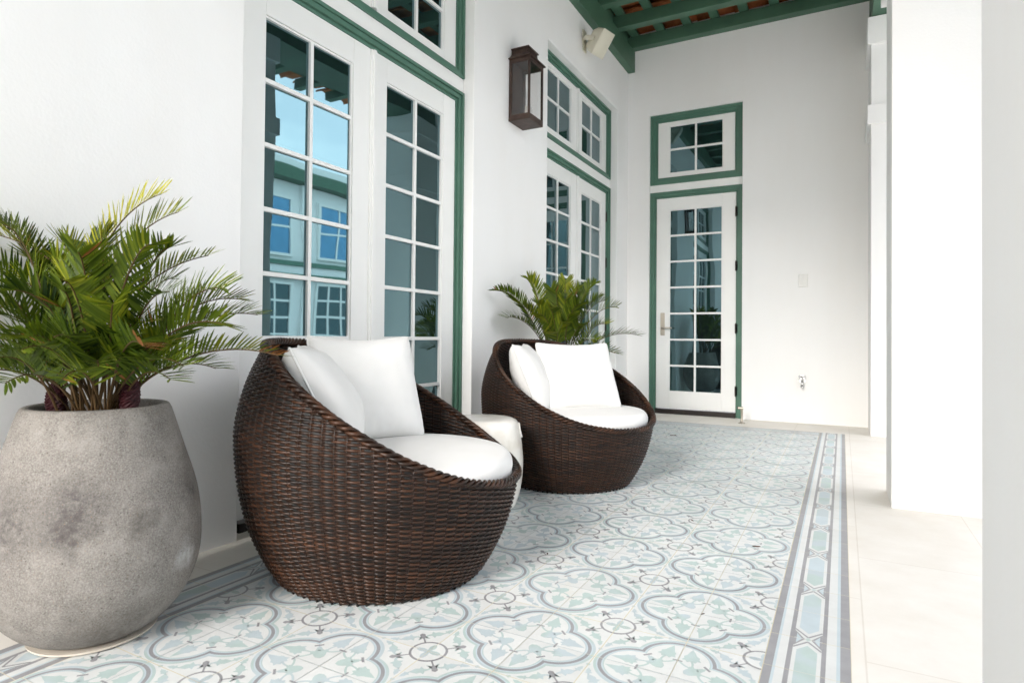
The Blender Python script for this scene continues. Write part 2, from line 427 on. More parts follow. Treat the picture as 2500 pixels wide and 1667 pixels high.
# ---- border strip; s runs along it, t across it from the outside in
def strip(place, s0, s1, ref, flip):
    h = Pp / 2; i = math.floor((s0 - ref) / h) - 1
    while ref + i * h < s1:
        a, b = ref + i * h, ref + (i + 1) * h; lo, hi = max(a, s0), min(b, s1)
        if hi - lo > 0.004:
            tb.t = rng.random(); gg = 0.0009
            lim = (lo + gg, 0.001, hi - gg, BW - 0.001)
            def e(poly, mt, l):
                p = clip(poly, lim)
                if p: put([place(*q) for q in p], mt, l, flip)
            R = lambda t0, t1, mt, l=0: e([(a, t0), (b, t0), (b, t1), (a, t1)], mt, l)
            R(0.0, 0.026, DK); R(0.026, 0.035, BL); R(0.035, 0.060, WH); R(0.060, 0.0715, DK)
            R(0.0715, 0.144, WH); R(0.144, 0.156, DK); R(0.156, 0.178, WH); R(0.178, 0.185, BL); R(0.185, 0.207, DK)
            xc = a if i % 2 == 0 else b; tc_ = 0.1078; hw = 0.0362
            for sg in (-1, 1):              # side triangles of the crossing
                e([(xc - 0.052, tc_ + sg * hw), (xc + 0.052, tc_ + sg * hw), (xc, tc_ + sg * 0.008)], DK, 1)
                e([(xc - 0.032, tc_ + sg * (hw - .006)), (xc + 0.032, tc_ + sg * (hw - .006)), (xc, tc_ + sg * 0.0155)], BL, 2)
                e([(xc - 0.0022, tc_ + sg * hw), (xc + 0.0022, tc_ + sg * hw), (xc + 0.0022, tc_ + sg * 0.012), (xc - 0.0022, tc_ + sg * 0.012)], WH, 3)
                # hexagon point lines
                e(band([(xc + sg * 0.062, tc_ - hw), (xc + sg * 0.014, tc_)], 0.006), DK, 1)
                e(band([(xc + sg * 0.062, tc_ + hw), (xc + sg * 0.014, tc_)], 0.006), DK, 1)
            e([(xc - 0.011, tc_), (xc, tc_ - 0.009), (xc + 0.011, tc_), (xc, tc_ + 0.009)], MI, 2)
            for sg in (-1, 1):
                m1 = xc + sg * Pp / 2
                e([(xc + sg * 0.040, tc_), (xc + sg * 0.076, tc_ - 0.026), (m1, tc_ - 0.026), (m1, tc_ + 0.026), (xc + sg * 0.076, tc_ + 0.026)], MI if (i % 3) else BL, 2)
        i += 1
strip(lambda s_, t: (X1 + BW - t, s_), Y0, Y1 + BW, 2.006, True)
strip(lambda s_, t: (X0 - BW + t, s_), Y0, Y1 + BW, 2.006, False)
strip(lambda s_, t: (s_, Y1 + BW - t), X0, X1, X0 + Pp / 2, False)
tiles = tb.build('floor_tiles', ['t_white', 't_mint', 't_blue', 't_dark'])
# force every tile face to look up
bm = bmesh.new(); bm.from_mesh(tiles.data)
for f in bm.faces:
    f.normal_update()
    if f.normal.z < 0: f.normal_flip()
bm.to_mesh(tiles.data); bm.free()
tag(tiles, kind='structure')
g = MB(); g.box((X0 - BW, Y0, -0.02), (X1 + BW, Y1 + BW, 0.0042)); tag(g.build('floor_grout', 't_grout'), kind='structure')

# ---- walls
DY = ((1.772, 3.645), (4.862, 6.755))       # openings of the two french doors in the side wall
RT, HT = 0.075, 3.452                       # reveal depth, top of the openings
def wall_panels(mb, spans, lo, hi, z1, axis, f0, f1):
    # one outline with notches for the openings, extruded: no seams between panels
    pts = [(lo, -0.05)]
    for a, b, top in spans: pts += [(a, -0.05), (a, top), (b, top), (b, -0.05)]
    pts += [(hi, -0.05), (hi, z1), (lo, z1)]
    P3 = (lambda f, p: (f, p[0], p[1])) if axis == 'y' else (lambda f, p: (p[0], f, p[1]))
    n = len(pts); vs = [P3(f0, p) for p in pts] + [P3(f1, p) for p in pts]
    fs = [tuple(range(n)), tuple(reversed(range(n, 2 * n)))] + [(i, i + n, (i + 1) % n + n, (i + 1) % n) for i in range(n)]
    if axis != 'y': fs = [f[::-1] for f in fs]
    mb.add(vs, [f[::-1] for f in fs])
def add_bevel(o, w):
    bm = bmesh.new(); bm.from_mesh(o.data); bmesh.ops.recalc_face_normals(bm, faces=bm.faces); bm.to_mesh(o.data); bm.free()
    b = o.modifiers.new('bevel', 'BEVEL'); b.width = w; b.segments = 3; b.limit_method = 'ANGLE'; b.angle_limit = rad(40)
g = MB(); wall_panels(g, [(DY[0][0], DY[0][1], HT), (DY[1][0], DY[1][1], HT)], -3.3, YB + 0.4, 5.2, 'y', -0.42, 0.0)
o = g.build('house_wall', 'stucco'); add_bevel(o, 0.006)
tag(o, 'long white stucco wall with two french doors, lantern and speaker', 'wall')
BX = (0.262, 1.284)
g = MB(); wall_panels(g, [(BX[0], BX[1], 3.462)], 0.0, 2.92, 5.2, 'x', YB, YB + 0.35)
o = g.build('end_wall', 'stucco'); add_bevel(o, 0.006)
tag(o, 'white stucco end wall with the single green framed door', 'wall')

# ---- columns of the open side
def column(y0, y1, label, x1=2.93, bands=True):
    t = thing('porch_column', label, 'column', (XC, y0, 0), 0, 'square columns of the open side')
    w, d = x1 - XC, y1 - y0
    s_ = MB(); s_.box((0, 0, -0.02), (w, d, 3.80)); s_.build('shaft', 'stucco', t, bevel=0.006)
    for za, zb_ in ((2.83, 3.005), (3.56, 3.806)):
        b = MB(); b.box((-0.028, -0.028, za), (w + 0.028, d + 0.028, zb_)); b.build('capital_band', 'stucco', t, bevel=0.004)
    return t
column(6.535, YB - 0.001, 'white banded column built against the end wall')
column(3.808, 4.232, 'white square column standing between end wall and nearest column')
column(1.0, 1.422, 'blurred grey nearest column cropped by the right edge of the photo')

# ---- roof of the porch
rf = thing('porch_roof', 'dark green timber roof with terracotta tiles above its joists', 'roof', (0, 0, 4.0))
def part(name, mat, par, a, b, bevel=0.004):
    p = MB(); o_ = par.matrix_basis.translation
    p.box(tuple(a[i] - o_[i] for i in range(3)), tuple(b[i] - o_[i] for i in range(3))); return p.build(name, mat, par, bevel=bevel)
part('ledger_beam', 'beam', rf, (0.0, -1.3, 4.005), (0.082, YB - 0.001, 4.25))
part('header_beam', 'beam', rf, (2.474, -1.3, 3.812), (2.925, YB - 0.002, 4.25))
part('wall_board', 'beam', rf, (0.0, -1.3, 4.2505), (0.022, YB - .002, 4.50))
ys = [7.032 - 0.532 * i for i in range(16)]
for y in ys:
    part('joist', 'beam', rf, (0.0225, y, 4.252), (4.20, y + 0.108, 4.385))
for i in range(14):
    x = 0.06 + 0.30 * i
    part('purlin', 'beam', rf, (x, -1.3, 4.387), (x + 0.092, YB - 0.003, 4.425), 0.003)
tm = MB()                                    # barrel tile undersides, running across the porch
nyt = 42
for k in range(nyt):
    yc = -1.15 + k * 0.2; 
    for i in range(11):
        xa, xb = 0.0 + i * 0.40, 0.0 + (i + 1) * 0.40 + 0.03
        n = 8; vs = []
        for q in range(n + 1):
            a = pi * q / n
            for xx, dz in ((xa, 0.0), (xb, 0.012)):
                vs.append((xx, yc + 0.1 * cos(a), 4.43 + 0.055 * (1 if k % 2 else -0.2) * sin(a) + dz - 4.0 + (0.0 if k % 2 else 0.055)))
        tm.add(vs, [(2 * q, 2 * q + 1, 2 * q + 3, 2 * q + 2) for q in range(n)])
o = tm.build('roof_tiles', 'terra', rf, smooth=True)
sd_ = o.modifiers.new('solid', 'SOLIDIFY'); sd_.thickness = 0.012
part('roof_deck', 'terra', rf, (-0.3, -1.35, 4.515), (4.32, YB + 0.3, 4.56))

# ================================================================== DOORS AND WINDOWS
# builders work in a local frame: u along the wall, w out of the wall (towards the porch), z up
class Wall:
    def __init__(s, parent, fn): s.p = parent; s.fn = fn
def frame_pts(fn, u0, u1, z0, z1): return fn
def bar(mb, a, b, fn):
    # box given by (u, w, z) corners through the placing function
    us, ws, zs = (a[0], b[0]), (a[1], b[1]), (a[2], b[2])
    c = [fn(us[i], ws[j], zs[k]) for i in (0, 1) for j in (0, 1) for k in (0, 1)]
    lo = tuple(min(x[i] for x in c) for i in range(3)); hi = tuple(max(x[i] for x in c) for i in range(3))
    mb.box(lo, hi)
def casing(name, par, fn, u0, u1, z0, z1, fw, w_out, w_in, sill=False):
    # stepped green frame: outer bead, flat, inner rebate
    g = MB()
    steps = [(0.0, fw * 0.30, w_out), (fw * 0.30, fw * 0.72, w_out - 0.013), (fw * 0.72, fw, w_out - 0.030)]
    for a, b, w in steps:
        bar(g, (u0 + a, w_in, z0 + (0 if not sill else a)), (u0 + b, w, z1 - a), fn)
        bar(g, (u1 - b, w_in, z0 + (0 if not sill else a)), (u1 - a, w, z1 - a), fn)
        bar(g, (u0 + b, w_in, z1 - b), (u1 - b, w, z1 - a), fn)
        if sill: bar(g, (u0 + b, w_in, z0 + a), (u1 - b, w, z0 + b), fn)
    return g.build(name, 'green', par, bevel=0.0015)
def leaf(name, par, fn, u0, u1, z0, z1, st, top, bot, w, nc, nr, thick=0.044, skew=0.0):
    g = MB(); wb = w - thick
    bar(g, (u0, wb, z0), (u0 + st, w, z1), fn); bar(g, (u1 - st, wb, z0), (u1, w, z1), fn)
    bar(g, (u0 + st + .0008, wb, z1 - top), (u1 - st - .0008, w - .0006, z1), fn); bar(g, (u0 + st + .0008, wb, z0), (u1 - st - .0008, w - .0006, z0 + bot), fn)
    a, b, c, d = u0 + st, u1 - st, z0 + bot, z1 - top
    # glazing stops, a small step inside the opening
    s_ = 0.010; ws = w - 0.010
    bar(g, (a, wb, c), (a + s_, ws, d), fn); bar(g, (b - s_, wb, c), (b, ws, d), fn)
    bar(g, (a + s_, wb, c), (b - s_, ws, c + s_), fn); bar(g, (a + s_, wb, d - s_), (b - s_, ws, d), fn)
    mw = 0.0105
    for i in range(1, nc):
        u = a + (b - a) * i / nc; bar(g, (u - mw, wb, c + s_), (u + mw, w - 0.008, d - s_), fn)
    for j in range(1, nr):
        z = c + (d - c) * j / nr
        bar(g, (a + s_, wb + .001, z - mw), (b - s_, w - 0.0085, z + mw), fn)
    lf = g.build(name, 'white', par, bevel=0.0012)
    h = MB(); bar(h, (a + .002, w - 0.030, c + .002), (b - .002, w - 0.024, d - .002), fn)
    if skew:                                  # the pane sits a hair out of true in its rebate
        um = fn((a + b) / 2, 0, 0)[1]; h.v = [(x + skew * (y - um), y, z) for x, y, z in h.v]
    h.build('glass_pane', 'glass', lf)
    return lf
def hinge(par, fn, u, w, z):
    h = MB(); r = 0.0075
    for k in range(3):
        c = [fn(u, w, z + 0.034 * k + 0.0005), fn(u, w, z + 0.034 * k + 0.033)]
        h.tube(c, r, 10)
    h.tube([fn(u, w, z - .006), fn(u, w, z + .108)], 0.005, 8)
    bar(h, (u + 0.004, w - 0.012, z), (u + 0.024, w - 0.002, z + 0.102), fn)
    return h.build('hinge', 'dark', par)

def french_door(y0, y1, label, hinged=True):
    t = thing('french_door', label, 'french door', (0, (y0 + y1) / 2, 0), 0, 'french doors in the side wall')
    loc = t.location
    fn = lambda u, w, z: (w - loc.x, u - loc.y, z - loc.z)
    casing('door_frame', t, fn, y0 + .001, y1 - .001, 0.0, 2.562, 0.064, -RT, -0.19)
    mid = (y0 + y1) / 2; a, b = y0 + 0.0672, y1 - 0.0672; w = -0.111; zt = 2.497
    l1 = leaf('door_leaf', t, fn, a, mid - 0.003, 0.045, zt, 0.138, 0.137, 0.207, w, 2, 7, skew=0.010)
    l2 = leaf('door_leaf', t, fn, mid + 0.003, b, 0.045, zt, 0.138, 0.137, 0.207, w, 2, 7)
    g = MB(); bar(g, (mid - 0.010, w - .03, 0.047), (mid + 0.040, w + 0.012, zt - .004), fn); bar(g, (mid + 0.004, w, 0.047), (mid + 0.026, w + 0.021, zt - .004), fn)
    g.build('astragal', 'white', l2, bevel=0.002)
    for lf, u in ((l2, b + 0.001),) if hinged else ():
        for z in (0.22, 0.95, 1.66, 2.18): hinge(lf, fn, u, w + 0.008, z)
    g = MB(); bar(g, (y0 + .066, -0.20, -0.01), (y1 - .066, -0.072, 0.040), fn); g.build('threshold', 'dark', t, bevel=0.003)
    return t
def transom(y0, y1, label):
    t = thing('transom_window', label, 'window', (0, (y0 + y1) / 2, 2.664), 0, 'transom windows over the french doors')
    loc = t.location
    fn = lambda u, w, z: (w - loc.x, u - loc.y, z - loc.z)
    casing('window_frame', t, fn, y0 + .001, y1 - .001, 2.664, HT - .002, 0.064, -RT, -0.19, sill=True)
    mid = (y0 + y1) / 2; a, b = y0 + 0.0672, y1 - 0.0672; w = -0.111
    s1 = leaf('sash', t, fn, a, mid - 0.003, 2.732, HT - 0.070, 0.138, 0.05, 0.05, w, 2, 2)
    s2 = leaf('sash', t, fn, mid + 0.003, b, 2.732, HT - 0.070, 0.138, 0.05, 0.05, w, 2, 2)
    g = MB(); bar(g, (mid - 0.010, w - .03, 2.733), (mid + 0.040, w + 0.012, HT - .072), fn); bar(g, (mid + 0.004, w, 2.734), (mid + 0.026, w + 0.021, HT - .073), fn)
    g.build('astragal', 'white', s2, bevel=0.002)
    return t
french_door(*DY[0], 'white double french door behind the nearer wicker chair', False)
french_door(*DY[1], 'white double french door partly hidden by the farther cycad')
transom(*DY[0], 'green framed transom window above the nearer french door, cropped at the top')
transom(*DY[1], 'green framed transom window beside the bronze lantern')
for i, (y0, y1) in enumerate(DY):
    g = MB(); g.box((-0.2, y0 + .001, 2.563), (-RT - .012, y1 - .001, 2.663)); o = g.build('white_rail', 'white', bevel=0.003)
    tag(o, ('white rail between the nearer french door and its transom', 'white rail between the farther french door and its transom')[i], 'rail', 'rails over the french doors')

t = thing('single_door', 'white single glass door in the end wall with nickel lever', 'door', ((BX[0] + BX[1]) / 2, YB, 0))
L0 = t.location.copy()
fnb = lambda u, w, z: (u - L0.x, -w, z)
BR = 0.028
casing('door_frame', t, fnb, BX[0] + .001, BX[1] - .001, 0.0, 2.560, 0.068, -BR, -0.15)
lf = leaf('door_leaf', t, fnb, BX[0] + .0715, BX[1] - .0715, 0.062, 2.490, 0.146, 0.137, 0.190, -0.066, 2, 7)
for z in (0.24, 0.93, 1.62, 2.22): hinge(lf, fnb, BX[1] - 0.072, -0.056, z)
g = MB(); bar(g, (BX[0] + .069, -0.15, -0.01), (BX[1] - .069, -0.03, 0.055), fnb); g.build('threshold', 'dark', t, bevel=0.003)
hu = BX[0] + .0715 + 0.075
g = MB(); bar(g, (hu - 0.024, -0.0655, 0.90), (hu + 0.024, -0.056, 1.16), fnb); hp = g.build('lock_plate', 'nickel', lf, bevel=0.002)
g = MB(); g.tube([fnb(hu, -0.057, 0.985), fnb(hu, -0.012, 0.985)], 0.011, 12); g.tube([fnb(hu - .006, -0.014, 0.985), fnb(hu + 0.115, -0.014, 0.985)], 0.0095, 10)
g.build('door_lever', 'nickel', lf, smooth=True)
g = MB(); g.tube([fnb(hu, -0.057, 1.10), fnb(hu, -0.048, 1.10)], 0.013, 14); g.build('keyhole', 'nickel', lf)
t = thing('transom_window', 'small green framed transom window over the single door', 'window', ((BX[0] + BX[1]) / 2, YB, 2.646))
L0 = t.location.copy()
fnt = lambda u, w, z: (u - L0.x, -w, z - L0.z)
casing('window_frame', t, fnt, BX[0] + .001, BX[1] - .001, 2.648, 3.460, 0.082, -BR, -0.15, sill=True)
leaf('sash', t, fnt, BX[0] + .085, BX[1] - .085, 2.732, 3.376, 0.127, 0.045, 0.045, -0.066, 2, 2)
g = MB(); g.box((BX[0] + .001, YB + 0.036, 2.561), (BX[1] - .001, YB + 0.2, 2.647)); tag(g.build('white_rail', 'white', bevel=0.003), 'white rail between the single door and its transom', 'rail')

# ================================================================== WALL FITTINGS
# ---- wall lantern
LY0, LY1, LXD, LZ0, LZ1 = 4.15, 4.392, 0.178, 2.513, 2.985
t = thing('wall_lantern', 'aged bronze box lantern mounted on the white wall', 'wall lamp', (0.0, (LY0 + LY1) / 2, LZ0))
q0 = Vector((0, (LY0 + LY1) / 2, LZ0)); dY = (LY1 - LY0) / 2; H = LZ1 - LZ0
g = MB(); g.box((0.001, -dY + .004, 0.01), (0.008, dY - .004, H)); g.build('back_plate', 'bronze', t)
g = MB(); g.box((0.0, -dY, 0.0), (LXD, dY, 0.016)); g.build('base', 'bronze', t, bevel=0.002)
g = MB(); r = 0.016
for x in (0.008, LXD - r):
    for y in (-dY, dY - r): g.box((x, y, 0.016), (x + r, y + r, H - .001))
for y in (-dY + .001, dY - r + .001):
    for z in (0.016, H - 0.03): g.box((0.024, y, z), (LXD - r, y + r - .002, z + 0.029 - .001))
for z in (0.016, H - 0.03): g.box((LXD - r + .001, -dY + r, z), (LXD - .001, dY - r, z + 0.028))
g.build('frame', 'bronze', t, bevel=0.0012)
g = MB(); g.box((LXD - .009, -dY + r, 0.045), (LXD - .006, dY - r, H - .03)); g.build('front_glass', 'clear', t)
for y in (-dY + .006, dY - .009):
    g = MB(); g.box((0.024, y, 0.045), (LXD - r, y + .003, H - .03)); g.build('side_glass', 'clear', t)
g = MB()                                      # roof: eave, concave chimney, cap
def ring(x1, dy, z): return [(0.001, -dy, z), (x1, -dy, z), (x1, dy, z), (0.001, dy, z)]
prof = [(LXD + .014, dY + .014, H - .001), (LXD + .014, dY + .014, H + .008), (LXD - .012, dY - .012, H + .024), (LXD - .032, dY - .034, H + .050), (LXD - .036, dY - .042, H + .085), (LXD - .026, dY - .030, H + .088), (LXD - .026, dY - .030, H + .097)]
vs = [v for pr_ in prof for v in ring(*pr_)]
fs = [(4 * i + j, 4 * i + (j + 1) % 4, 4 * i + 4 + (j + 1) % 4, 4 * i + 4 + j) for i in range(len(prof) - 1) for j in range(4)] + [(3, 2, 1, 0), tuple(len(vs) - 4 + j for j in range(4))]
g.add(vs, fs); g.build('roof', 'bronze', t, bevel=0.001)
g = MB(); g.lathe([(0.032, 0.017), (0.032, 0.03), (0.02, 0.035), (0.011, 0.04), (0.011, 0.14), (0.0, 0.145)], (0.09, 0, 0), 16, cap1=False); g.build('candle', 'candle', t, smooth=True)
g = MB(); g.lathe([(0.030, 0.045), (0.046, 0.08), (0.047, 0.10), (0.034, 0.15), (0.026, 0.20), (0.027, 0.26)], (0.09, 0, 0), 24, cap0=False, cap1=False); g.build('hurricane_glass', 'clear', t, smooth=True)

# ---- loudspeaker
t = thing('loudspeaker', 'cream outdoor loudspeaker on a bracket under the roof beam', 'speaker', (0.0, 5.70, 3.80))
g = MB(); g.box((0.0, -0.045, -0.12), (0.012, 0.045, 0.09)); g.build('wall_plate', 'plastic', t, bevel=0.004)
g = MB()
hd = Matrix.Translation((0.155, 0.0, -0.055)) @ Matrix.Rotation(rad(-14), 4, 'Z') @ Matrix.Rotation(rad(36), 4, 'Y') @ Matrix.Scale(0.88, 4)
# trapezoid cabinet: wide front, narrow curved back; local +x is the front
def cab(x, hy, hz, k=0.24, n=6):
    pts = []
    for sy, sz in ((1, -1), (1, 1), (-1, 1), (-1, -1)):
        pts.append((x, sy * hy, sz * hz))
    return pts
secs = [(-0.115, 0.040, 0.070), (-0.095, 0.062, 0.098), (-0.03, 0.088, 0.130), (0.05, 0.104, 0.140), (0.075, 0.108, 0.144)]
vs = []
for x, hy, hz in secs: vs += [tuple(hd @ Vector(q)) for q in cab(x, hy, hz)]
fs = [(4 * i + j, 4 * i + (j + 1) % 4, 4 * i + 4 + (j + 1) % 4, 4 * i + 4 + j) for i in range(len(secs) - 1) for j in range(4)] + [(3, 2, 1, 0), tuple(len(vs) - 4 + j for j in range(4))]
g.add(vs, fs); o = g.build('cabinet', 'plastic', t, bevel=0.022); o.modifiers['bevel'].segments = 4
g = MB(); vs = []
ng = 10
for i in range(ng + 1):
    for j in range(ng + 1):
        a, b = -1 + 2 * i / ng, -1 + 2 * j / ng
        vs.append(tuple(hd @ Vector((0.0765 + 0.022 * (1 - a * a) * (1 - b ** 4), a * 0.104, b * 0.140))))
g.add(vs, [(i * (ng + 1) + j, (i + 1) * (ng + 1) + j, (i + 1) * (ng + 1) + j + 1, i * (ng + 1) + j + 1) for i in range(ng) for j in range(ng)])
g.build('grille', 'plastic', t, smooth=True)
c0 = hd @ Vector((-0.02, -0.100, 0.0)); c1 = hd @ Vector((-0.02, 0.100, 0.0))
for s_, c in ((-1, c0), (1, c1)):
    g = MB(); pts = [Vector((0.010, s_ * 0.05, -0.02)), Vector((0.05, s_ * 0.085, -0.02)), c]
    g.tube(pts, 0.024, 8, flat=0.22, up=(0, 0, 1)); g.tube([c + Vector((0, -0.010, 0)), c + Vector((0, 0.010, 0))], 0.022, 14); g.build('bracket_arm', 'plastic', t, smooth=False)

# ---- blank wall plate, hose tap, door stop
t = thing('wall_plate', 'blank white switch plate on the end wall', 'wall plate', (1.885, YB, 1.478))
g = MB(); g.box((-0.044, -0.008, -0.068), (0.044, 0.0, 0.068)); g.build('plate', 'plate', t, bevel=0.004)
g = MB(); g.box((-0.017, -0.011, -0.034), (0.017, -0.007, 0.034)); g.build('rocker', 'plate', t, bevel=0.002)
t = thing('hose_tap', 'small chrome hose tap low on the end wall', 'tap', (1.880, YB, 0.44))
g = MB(); g.tube([(0, 0, 0), (0, -0.010, 0)], 0.030, 20); g.build('wall_flange', 'chrome', t)
g = MB(); g.tube([(0, -0.008, 0), (0, -0.05, 0), (0, -0.075, -0.012), (0, -0.085, -0.05)], [0.013, 0.015, 0.015, 0.013], 12); g.tube([(0, -0.085, -0.046), (0, -0.086, -0.068)], 0.018, 12); g.tube([(0, -0.052, 0.0), (0, -0.058, 0.04)], 0.010, 10); g.build('spout', 'chrome', t, smooth=True)
g = MB(); nn = 20
g.tube([(0.030 * cos(2 * pi * i / nn), -0.060, 0.045 + 0.030 * sin(2 * pi * i / nn) * 0.5) for i in range(nn + 1)], 0.005, 8, caps=False)
g.tube([(-0.03, -0.06, 0.045), (0.03, -0.06, 0.045)], 0.004, 6); g.build('tap_wheel', 'chrome', t, smooth=True)
t = thing('door_stop', 'brushed nickel post door stop on the floor by the single door', 'door stop', (1.335, 6.79, 0.0))
g = MB(); g.lathe([(0.034, 0.0), (0.034, 0.006), (0.016, 0.012), (0.011, 0.03), (0.011, 0.145), (0.014, 0.15), (0.014, 0.168), (0.0, 0.170)], n=20, cap1=False); g.build('post', 'nickel', t, smooth=True)
g = MB(); g.tube([(0.014, 0, 0.155), (-0.036, 0, 0.155)], 0.014, 14); g.build('arm', 'nickel', t, smooth=False)
g = MB(); g.tube([(-0.037, 0, 0.155), (-0.046, 0, 0.155)], 0.015, 14); g.build('rubber_tip', 'hole', t)

# ================================================================== WICKER CHAIRS
KZ = [0, .08, .18, .30, .42, .55, .70, .85]; KR = [.372, .421, .467, .499, .516, .518, .482, .415]
AZ = [0, 20, 42, 63, 85, 105, 126, 150, 180]; AH = [.350, .360, .398, .475, .590, .695, .785, .825, .835]
def prof_r(z): return spline(z, KZ, KR)
def rim_z(a):
    d = abs((math.degrees(a) + 180) % 360 - 180); return spline(d, AZ, AH)
def chair_meshes():
    rg = random.Random(11)
    w = MB(); ST = 82; PER = 4; NS = ST * PER
    z = 0.012; rows = 0
    pitch = 0.0079
    while z < 0.832:
        par_ = rows % 2; run = []; tn = []
        bias = rg.uniform(-0.14, 0.14)
        seg = [min(1, max(0, rg.gauss(0.45, 0.10) + bias)) for _ in range(ST // 2 + 1)]
        def flush():
            if len(run) > 3: w.tube(run, 0.0044, 6, tones=list(tn), flat=0.85, up=(0, 0, 1))
            run.clear(); tn.clear()
        start = 0
        allin = all(rim_z(2 * pi * i / NS) - 0.004 > z for i in range(NS))
        for i in range(NS + 1):
            a = 2 * pi * i / NS - pi            # seam at the back
            if rim_z(a) - 0.006 > z:
                k = i / PER
                r = prof_r(z) + 0.0056 * sin(pi * k + pi * par_)
                zz = z + 0.0009 * cos(pi * k + pi * par_) + 0.0007 * sin(i * 0.37 + rows)
                run.append((r * cos(a), r * sin(a), zz)); tn.append(seg[int(k / 2 + 0.5 * par_) % len(seg)])
            else: flush()
        flush()
        z += pitch * (0.9 if z < 0.1 else 1.0); rows += 1
    shell = w
    st = MB(); st.t = 0.12
    for i in range(ST):
        a = 2 * pi * i / ST - pi; top = rim_z(a) - 0.004; n = 14
        st.tube([((prof_r(top * j / n)) * cos(a), (prof_r(top * j / n)) * sin(a), top * j / n) for j in range(n + 1)], 0.0042, 5)
    ln = MB(); ln.t = 0.0; n = 168; nz_ = 30; vs = []  # near-black shell added behind the strands: closes gaps, stands in for their shade
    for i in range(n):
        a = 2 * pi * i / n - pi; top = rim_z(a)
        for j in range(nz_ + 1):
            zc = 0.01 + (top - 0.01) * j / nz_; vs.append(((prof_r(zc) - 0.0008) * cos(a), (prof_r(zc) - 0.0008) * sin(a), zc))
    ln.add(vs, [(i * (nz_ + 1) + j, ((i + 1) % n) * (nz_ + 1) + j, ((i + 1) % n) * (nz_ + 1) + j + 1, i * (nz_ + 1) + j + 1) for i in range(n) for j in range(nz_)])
    rm = MB(); NB = 300; turns = 62
    for s_ in range(4):
        pts, tn = [], []
        for i in range(NB + 1):
            a = 2 * pi * i / NB; zc = rim_z(a); r = prof_r(zc)
            ph = turns * a / 2 + s_ * pi / 2
            rad_v = Vector((cos(a), sin(a), 0)); 
            c = Vector((r * cos(a), r * sin(a), zc + 0.003)) + rad_v * (0.0125 * cos(ph)) + Vector((0, 0, 1)) * (0.0105 * sin(ph))
            pts.append(c); tn.append(min(1, max(0, 0.42 + 0.25 * sin(i * 0.9 + s_ * 2) + rg.uniform(-.12, .12))))
        rm.tube(pts, 0.0066, 6, tones=tn, caps=False)
    bs = MB(); bs.t = 0.1
    bs.lathe([(0.05, 0.006), (0.355, 0.006), (0.372, 0.012), (0.372, 0.022), (0.36, 0.03), (0.05, 0.03)], n=64)
    pl = MB(); pl.t = 0.15; pl.lathe([(0.02, 0.318), (0.485, 0.318), (0.488, 0.334), (0.02, 0.336)], n=64)
    return shell, st, rm, bs, pl, ln
CH = ((0.710, 1.861, rad(21)), (0.765, 3.525, rad(-18)))
chair = thing('wicker_chair', 'dark brown round wicker tub chair nearest the camera', 'armchair', (CH[0][0], CH[0][1], 0.006), CH[0][2], 'round wicker chairs')
a_, b_, c_, d_, e_, f_ = chair_meshes()
a_.build('woven_shell', 'rattan', chair, smooth=True)
b_.build('stakes', 'rattan', chair, smooth=True); c_.build('rim_braid', 'rattan', chair, smooth=True); d_.build('base_ring', 'rattan', chair); e_.build('seat_deck', 'rattan', chair); f_.build('gap_shade_shell', 'hole', chair, smooth=True)
ch2 = copy_tree(chair); ch2.location = (CH[1][0], CH[1][1], 0.006); ch2.rotation_euler = (0, 0, CH[1][2])
ch2['label'] = 'dark brown round wicker tub chair beyond the white stool'

# ---- seat cushions
def cushion(ci, label):
    x, y, a = CH[ci]; ox = 0.055
    t = thing('seat_cushion', label, 'seat cushion', (x + ox * cos(a), y + ox * sin(a), 0.345), a, 'round white seat cushions')
    R_, h = 0.437, 0.094
    g = MB(); prof = []
    for i in range(13):
        q = -pi / 2 + pi * i / 12; prof.append((R_ - 0.036 + 0.036 * cos(q), h / 2 + h / 2 * sin(q) * (1 if q < 0 else 1)))
    prof = [(0.02, 0.0)] + prof + [(R_ * 0.8, h + 0.009), (R_ * 0.55, h + 0.016), (R_ * 0.25, h + 0.02), (0.02, h + 0.021)]
    g.lathe(prof, n=72)
    g.v = [(vx, vy, vz + 0.004 * noise.noise(Vector((vx * 6, vy * 6, ci * 7 + vz * 3)))) for vx, vy, vz in g.v]
    g.build('cover', 'fabric', t, smooth=True)
    g = MB(); n = 90
    for z in (0.014,):
        rr = R_ - 0.005
        g.tube([(rr * cos(2 * pi * i / n), rr * sin(2 * pi * i / n), z) for i in range(n + 1)], 0.0042, 6, caps=False)
    g.build('piping', 'fabric', t, smooth=True)
cushion(0, 'round white seat cushion in the nearer wicker chair')
cushion(1, 'round white seat cushion in the farther wicker chair')

